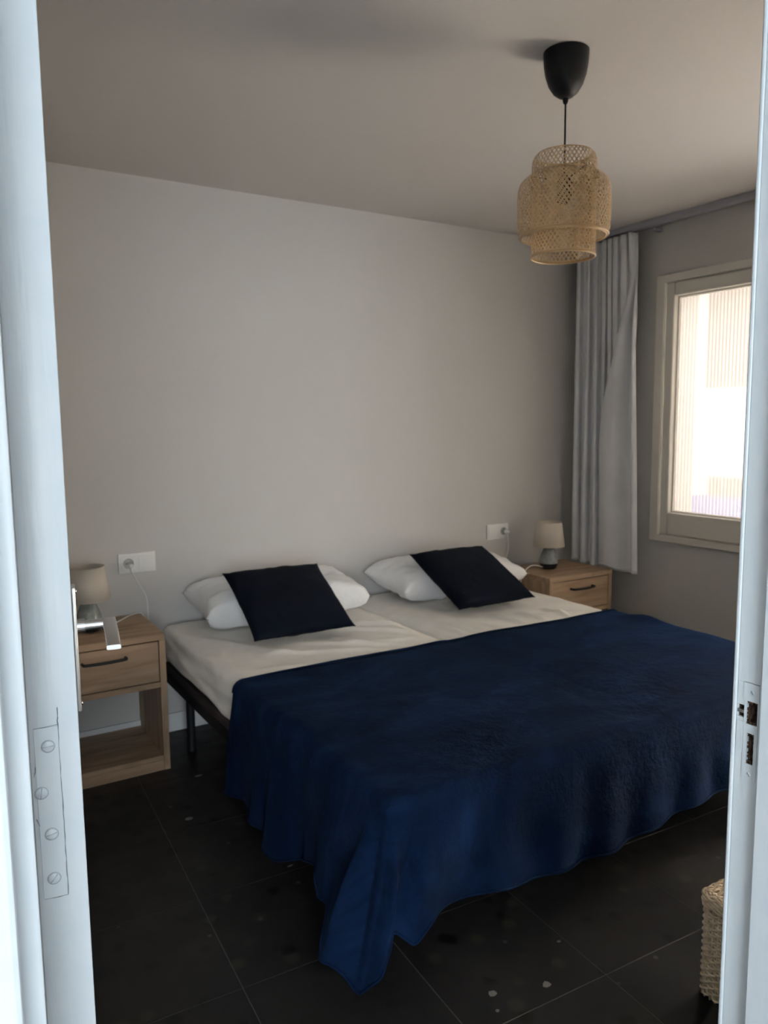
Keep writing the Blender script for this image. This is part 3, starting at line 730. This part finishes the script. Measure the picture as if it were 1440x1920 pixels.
def wr_left(p, n):
    h = .0025*noise.noise(Vector((p.x*5, p.y*9, p.z*6)))
    if n.z > .5:
        for a, b, w, hh in (((1.05, 2.62), (1.50, 2.40), .018, .006), ((1.25, 2.66), (1.66, 2.36), .016, .007), ((.93, 2.95), (1.15, 2.55), .02, .005), ((1.45, 2.78), (1.72, 2.55), .014, .009),
                            ((1.50, 2.84), (1.73, 2.68), .013, .010), ((.95, 2.45), (1.30, 2.36), .02, .004), ((1.40, 2.55), (1.70, 2.46), .015, .005)):
            h += seg_fold(p, a, b, w, hh)
        h *= 1.7; h += .004*noise.noise(Vector((p.x*11, p.y*4+p.x*6, 3)))
        h -= .014*ss(1.68, 1.755, p.x)
    elif n.x < -.5:
        h += .007*math.exp(-((p.z-.42+.08*(p.y-2.75))/.018)**2) + .006*math.exp(-((p.z-.37-.14*(p.y-2.6))/.014)**2) + .005*noise.noise(Vector((0, p.y*7, p.z*24)))
    return h
def wr_right(p, n):
    h = .0025*noise.noise(Vector((p.x*5+9, p.y*9, p.z*6)))
    if n.z > .5:
        for a, b, w, hh in (((2.12, 2.64), (2.16, 2.36), .014, .012), ((2.26, 2.55), (2.28, 2.38), .014, .010), ((2.42, 2.55), (2.40, 2.36), .014, .009), ((1.80, 2.85), (1.86, 2.40), .013, .010), ((1.84, 2.74), (1.93, 2.38), .012, .008),
                            ((2.45, 2.86), (2.62, 2.66), .02, .005), ((2.02, 2.48), (2.04, 2.36), .012, .008), ((2.34, 2.49), (2.5, 2.36), .014, .007)):
            h += seg_fold(p, a, b, w, hh)
        h *= 1.6; h += .004*noise.noise(Vector((p.x*13, p.y*5-p.x*3, 5)))
        h -= .012*(1-ss(1.762, 1.83, p.x))
    return h
o = obj('mattress', rounded_block(.862, 1.754, 1.388, 3.262, .3385, .502, .045, .0115, wr_left), M_sheet, None, True)
tag(o, 'mattress in an ivory fitted sheet on the bed nearer the door', 'mattress', 'twin mattresses under the navy blanket')
o = obj('mattress', rounded_block(1.762, 2.655, 1.388, 3.262, .3385, .502, .045, .0115, wr_right), M_sheet, None, True)
tag(o, 'mattress in an ivory fitted sheet on the bed nearer the window', 'mattress', 'twin mattresses under the navy blanket')

# ------------------------------------------------------------------ pillows and cushions
def pillow_mesh(w, l, t, ear=.05, power=.5, crump=.006, seed=0, nu=44, nv=30, pw=2.6, pinch=.06):
    vs, fs = [], []
    def pt(u, v, s):
        a, b = 2*u-1, 2*v-1
        shape = max(0, (1-abs(a)**pw)*(1-abs(b)**pw))**power
        pin = 1-pinch*(1-abs(a)**2)*abs(b)**3; pin2 = 1-pinch*(1-abs(b)**2)*abs(a)**3
        x = a*w/2*pin2*(1+ear*abs(b)**6*abs(a)**6); y = b*l/2*pin*(1+ear*abs(a)**6*abs(b)**6)
        z = s*t/2*shape
        nz = crump*noise.noise(Vector((a*3+seed, b*3, s*2)))+crump*.6*noise.noise(Vector((a*7+seed, b*6, s*5)))
        return (x, y, z+nz*min(1, shape*3)+.002*s*min(1, 4*shape))
    for s in (1, -1):
        base = len(vs)
        for j in range(nv+1):
            for i in range(nu+1): vs.append(pt(i/nu, j/nv, s))
        for j in range(nv):
            for i in range(nu):
                q = (base+j*(nu+1)+i, base+j*(nu+1)+i+1, base+(j+1)*(nu+1)+i+1, base+(j+1)*(nu+1)+i)
                fs.append(q if s > 0 else q[::-1])
    bm = bmesh.new(); V = [bm.verts.new(v) for v in vs]
    for f in fs: bm.faces.new([V[k] for k in f])
    bmesh.ops.remove_doubles(bm, verts=bm.verts[:], dist=.0004)
    return bm
def put(name, bm, m, loc, rot, label, cat, group):
    o = obj(name, bm, m, None, True, loc=loc, rot=rot); tag(o, label, cat, group); return o
put('pillow', pillow_mesh(.755, .34, .158, .02, .40, .012, 1, pw=5.5), M_pillow, (1.342, 3.095, .600), (math.radians(8), 0, math.radians(-1)), 'white pillow at the head of the bed nearer the door', 'pillow', 'white pillows at the bed heads')
put('pillow', pillow_mesh(.77, .35, .160, .05, .42, .014, 8, pw=4.6), M_pillow, (2.262, 3.080, .600), (math.radians(8), 0, math.radians(3)), 'white pillow at the head of the bed nearer the curtain', 'pillow', 'white pillows at the bed heads')
def put_cushion(bl, br, tl, tr, label, seed):
    bl, br, tl, tr = map(Vector, (bl, br, tl, tr))
    X = ((br-bl)+(tr-tl)).normalized(); Y0 = ((tl-bl)+(tr-br)); Y = (Y0-X*Y0.dot(X)).normalized(); Z = X.cross(Y)
    w = ((br-bl).length+(tr-tl).length)/2; l = ((tl-bl).length+(tr-br).length)/2; c = (bl+br+tl+tr)/4
    c = c + Z*.035
    bm = pillow_mesh(w, l, .10, .02, .5, .004, seed, pinch=.028)
    o = obj('cushion', bm, M_cush, None, True); m = Matrix((X, Y, Z)).transposed().to_4x4(); m.translation = c; o.matrix_world = m
    tag(o, label, 'cushion', 'navy cushions leaning on the pillows')
    e = [Vector(q) for q in ((-w/2, -l/2, 0), (w/2, -l/2, 0), (w/2, l/2, 0), (-w/2, l/2, 0))]
    # piped zip seam along the lower edge
    pts = [Vector((-w/2+w*k/20, -l/2*(1-.028*(1-(2*k/20-1)**2)), 0)) for k in range(21)]
    obj('seam', tube(pts, .0022, 5), M_cush, o, True)
put_cushion((1.050, 2.676, .512), (1.475, 2.656, .512), (1.062, 3.02, .712), (1.488, 3.02, .708), 'square navy velvet cushion leaning on the pillow nearer the door', 3)
put_cushion((1.978, 2.641, .512), (2.396, 2.624, .512), (2.012, 3.03, .694), (2.455, 3.03, .698), 'square navy velvet cushion leaning on the pillow nearer the curtain', 5)

# ------------------------------------------------------------------ blanket
def build_blanket():
    zt = .512; XL, XR, YFt, YT = .845, 2.668, 1.372, 2.345
    # columns round the edge: (edge x, edge y, hem x, hem y, hem z)
    K = [(XL, YT, .818, 2.345, .150), (XL, 2.22, .826, 2.22, .150), (XL, 2.12, .806, 2.12, .146), (XL, 2.03, .815, 2.035, .138), (XL, 1.93, .800, 1.925, .122), (XL, 1.86, .818, 1.845, .150),
         (XL, 1.78, .832, 1.775, .187), (XL, 1.70, .808, 1.665, .222), (XL, 1.60, .785, 1.600, .205), (XL, 1.53, .768, 1.553, .198), (XL, 1.47, .728, 1.490, .150), (XL, 1.425, .737, 1.432, .134),
         (XL+.004, 1.395, .763, 1.382, .088), (XL+.014, 1.381, .790, 1.362, .122), (XL+.030, 1.373, .812, 1.348, .158), (XL+.055, YFt, .834, 1.344, .182), (XL+.075, YFt, .848, 1.346, .215), (XL+.10, YFt, .868, 1.340, .204),
         (XL+.125, YFt, .888, 1.336, .192), (XL+.17, YFt, .930, 1.338, .222), (XL+.22, YFt, .985, 1.350, .236), (XL+.30, YFt, 1.12, 1.354, .224), (1.30, YFt, 1.30, 1.350, .206), (1.55, YFt, 1.55, 1.348, .200),
         (1.80, YFt, 1.80, 1.350, .222), (2.05, YFt, 2.05, 1.346, .240), (2.30, YFt, 2.30, 1.350, .24), (2.52, YFt, 2.54, 1.345, .22), (XR-.06, YFt, 2.68, 1.32, .17), (XR-.014, 1.381, 2.74, 1.31, .12), (XR, 1.43, 2.73, 1.43, .16),
         (XR, 1.60, 2.70, 1.60, .22), (XR, 1.9, 2.71, 1.9, .20), (XR, 2.15, 2.70, 2.15, .21), (XR, 2.30, 2.70, 2.30, .22)]
    N = len(K)
    def cr(a, b, c, d, t): return .5*((2*b)+(c-a)*t+(2*a-5*b+4*c-d)*t*t+(3*b-a-3*c+d)*t**3)
    cols = []
    for i in range(N-1):
        a, b, c, d = K[max(i-1, 0)], K[i], K[i+1], K[min(i+2, N-1)]
        L = math.hypot(c[0]-b[0], c[1]-b[1])+.7*math.hypot(c[2]-b[2], c[3]-b[3]); n = max(6, int(L/.008))
        for k in range(n): cols.append(tuple(cr(a[q], b[q], c[q], d[q], k/n) for q in range(5)))
    cols.append(K[-1])
    # spine positions: arc length along the edge mapped on to the top hem
    s = [0]
    for a, b in zip(cols, cols[1:]): s.append(s[-1]+math.hypot(b[0]-a[0], b[1]-a[1])+1e-4)
    tot = s[-1]; nT, nD = 44, 26; pc = s[min(range(len(cols)), key=lambda q: math.hypot(cols[q][0]-(XL+.006), cols[q][1]-1.392))]
    vs, fs = [], []; R_ = .038
    for ci, c in enumerate(cols):
        ex, ey, hx, hy, hz = c; u = s[ci]/tot
        sx = XL+(XR-XL)*u; sy = YT-.02*u + .006*math.sin(u*14)
        # rows over the top
        for j in range(nT+1):
            t = j/nT; t = 1-(1-t)**1.8
            x, y = sx+(ex-sx)*t, sy+(ey-sy)*t
            e = min(x-XL, XR-x, y-YFt); e = max(0, e)
            z = zt
            if e < R_: z -= R_-math.sqrt(max(0, R_*R_-(R_-e)**2))
            wr = .006*noise.noise(Vector((x*2.2, y*4.5, .3)))+.0035*noise.noise(Vector((x*6, y*9, 2.3)))
            wr += .012*math.exp(-((x-2.62)/.05)**2)*math.exp(-((y-2.12)/.08)**2)+.008*math.exp(-((x-2.60)/.06)**2)*(.5+.5*math.sin(y*21))
            wr -= .006*math.exp(-((x-1.757)/.05)**2)
            z += max(-.004, wr)*ss(0, .05, e)
            # thin double hem along the free top edge
            z += .003*ss(.035, .0, math.hypot(x-sx, y-sy))*ss(0, .2, e)
            vs.append((x, y, z))
        nx, ny = hx-ex, hy-ey
        # outward direction of this part of the edge
        ox, oy = (-1, 0) if ey > 1.43 and ex < 1.7 else ((1, 0) if ey > 1.43 else (0, -1))
        if ey <= 1.43 and ex < XL+.05:
            q = ss(1.43, 1.372, ey); ox, oy = -(1-q), -q; ln = math.hypot(ox, oy); ox, oy = ox/ln, oy/ln
        for j in range(1, nD+1):
            t = j/nD; ease = t**.85*(.55+.45*t)
            x, y = ex+(hx-ex)*ease, ey+(hy-ey)*ease
            z0 = zt-R_; z = z0+(hz-z0)*t
            # soft vertical folds growing downward
            p = s[ci]
            f = .008*math.sin(p*34+.8*math.sin(t*2.2))*t + .006*noise.noise(Vector((p*7, t*2.2, 4.1)))*t
            if ey > 1.43 and ex < 1.7: f += .010*math.sin(p*19+1)*t+.005*math.sin(p*57+2*noise.noise(Vector((p*5, 0, 1))))*t
            near = math.exp(-((p-pc)/.16)**2); f *= 1-.75*near
            f += ss(0, .55, t)*(.030*math.exp(-((p-pc+.050)/.016)**2)-.020*math.exp(-((p-pc+.012)/.018)**2)+.030*math.exp(-((p-pc-.022)/.014)**2)-.016*math.exp(-((p-pc-.075)/.02)**2)+.010*math.exp(-((p-pc-.12)/.025)**2))*(1-.5*ss(.7, 1, t))
            f += .004*noise.noise(Vector((p*11, z*9, 7.7)))
            if j == nD: f += .002
            x += ox*(f+.004*math.sin(t*PI)); y += oy*(f+.004*math.sin(t*PI))
            x2 = x
            if ox < -.5: x2 = min(x, .846)
            vs.append((x2, min(y, 1.374) if oy < -.9 else y, z))
    w = nT+nD+1
    for i in range(len(cols)-1):
        for j in range(w-1):
            fs.append((i*w+j, i*w+j+1, (i+1)*w+j+1, (i+1)*w+j))
    o = obj('blanket', (vs, fs), M_blank, None, True); tag(o, 'navy fleece blanket spread over the foot half of both beds', 'blanket')
    solidify(o, .005, -1)
    # stitched hem rolled along the free edge
    hem = [Vector(vs[i*w+w-1]) for i in range(len(cols))]
    obj('hem', tube(hem, .0032, 6), M_blank, o, True)
    hem2 = [Vector(vs[i*w])+Vector((0, 0, .002)) for i in range(0, len(cols), 2)]
    obj('hem', tube(hem2, .0036, 6), M_blank, o, True)
build_blanket()

# ------------------------------------------------------------------ wicker basket
def build_basket():
    x0, x1, y0, y1, h = 1.505, 1.89, .640, 1.048, .262
    cx, cy = (x0+x1)/2, (y0+y1)/2; a, b, rc = (x1-x0)/2, (y1-y0)/2, .022
    r = empty('wicker_basket', (cx, cy, 0)); tag(r, 'lidded pale wicker basket standing on the floor inside the door frame', 'basket')
    def per(s, inset=0):
        # rounded rectangle walked at constant speed, s in metres; returns point and outward normal
        A, Bq = a-rc, b-rc; segs = [2*Bq, PI/2*rc, 2*A, PI/2*rc]*2
        tot = sum(segs); s %= tot
        corners = [(-1, 1), (1, 1), (1, -1), (-1, -1)]
        if s < segs[0]: return Vector((-a, -Bq+s, 0)), Vector((-1, 0, 0)), tot
        s -= segs[0]
        cc = [(-A, Bq, PI), (A, Bq, PI/2), (A, -Bq, 0), (-A, -Bq, -PI/2)]
        lines = [((-A, b), (1, 0), (0, 1)), ((a, Bq), (0, -1), (1, 0)), ((A, -b), (-1, 0), (0, -1)), None]
        lens = [2*A, 2*Bq, 2*A]
        for k in range(4):
            if s < PI/2*rc:
                an = cc[k][2]-s/rc; n = Vector((math.cos(an), math.sin(an), 0)); return Vector((cc[k][0], cc[k][1], 0))+n*rc, n, tot
            s -= PI/2*rc
            if k < 3:
                if s < lens[k]:
                    p, dv, n = lines[k]; return Vector((p[0]+dv[0]*s, p[1]+dv[1]*s, 0)), Vector((*n, 0)), tot
                s -= lens[k]
        return Vector((-a, -Bq, 0)), Vector((-1, 0, 0)), tot
    tot = per(0)[2]; n_st = 2*int(tot/.014/2); sp = tot/n_st
    def band(z0, z1, pitch, rad, amp, out, name, lab=None):
        bm = bmesh.new(); z = z0+rad; k = 0
        while z < z1-rad*.5:
            pts = []
            M_ = n_st*4
            for i in range(M_):
                s = tot*i/M_; p, n, _ = per(s); ph = PI*s/sp+PI*k
                q = p+n*(out+amp*math.cos(ph)); q.z = z+.0008*math.sin(s*37+k*1.7); pts.append(q)
            tube(pts, rad*random.uniform(.88, 1.08), 5, bm, closed=True); z += pitch; k += 1
        o = obj(name, bm, M_wick, r, True); o['kind'] = 'stuff'
        if lab: o['label'] = lab
        return o
    band(.006, .222, .0082, .0031, .0034, -.004, 'woven_side', 'horizontal willow weave')
    bm = bmesh.new()
    for i in range(n_st):
        p, n, _ = per((i+.0)*sp); q = p-n*.004; tube([(q.x, q.y, .002), (q.x, q.y, .222)], .0028, 6, bm)
    o = obj('stakes', bm, M_wick, r, True); o['kind'] = 'stuff'
    lid = empty('lid', (0, 0, 0)); lid.parent = r
    bm = bmesh.new(); k = 0; z = .236
    def braid(z, out, rad, ph, bm, tilt):
        M_ = n_st*3; pts = []
        for i in range(M_):
            s = tot*i/M_; p, n, _ = per(s); w_ = 2*PI*s/(sp*2.2)+ph
            q = p+n*(out+.0016*math.cos(w_)); q.z = z+.55*tilt*math.sin(w_); pts.append(q)
        tube(pts, rad, 5, bm, closed=True)
    for k in range(5): braid(.230+.0058*k, .001, .0036, k*2.1, bm, .0035)
    for k in range(3): braid(.256, -.004-.006*k, .0034, k*2.1, bm, .004)
    o = obj('lid_border', bm, M_wick, lid, True); o['kind'] = 'stuff'
    bm = bmesh.new(); nl = int(2*b/.0075)
    for i in range(nl):
        yy = -b+.012+i*(2*b-.024)/(nl-1); pts = []
        for q in range(61):
            xx = -a+.008+q*(2*a-.016)/60; pts.append((xx, yy, .2565+.0032*math.cos(PI*xx/.02+PI*i)))
        tube(pts, .0034, 5, bm)
    o = obj('lid_weave', bm, M_wick, lid, True); o['kind'] = 'stuff'
    bm = bmesh.new()
    for i in range(int(2*a/.02)):
        xx = -a+.01+i*.02; tube([(xx, -b+.008, .2565), (xx, b-.008, .2565)], .0026, 5, bm)
    o = obj('lid_stakes', bm, M_wick, lid, True); o['kind'] = 'stuff'
    obj('basket_bottom', B(-a+.01, a-.01, -b+.01, b-.01, .003, .010, bev=.001), M_wick, r)
build_basket()
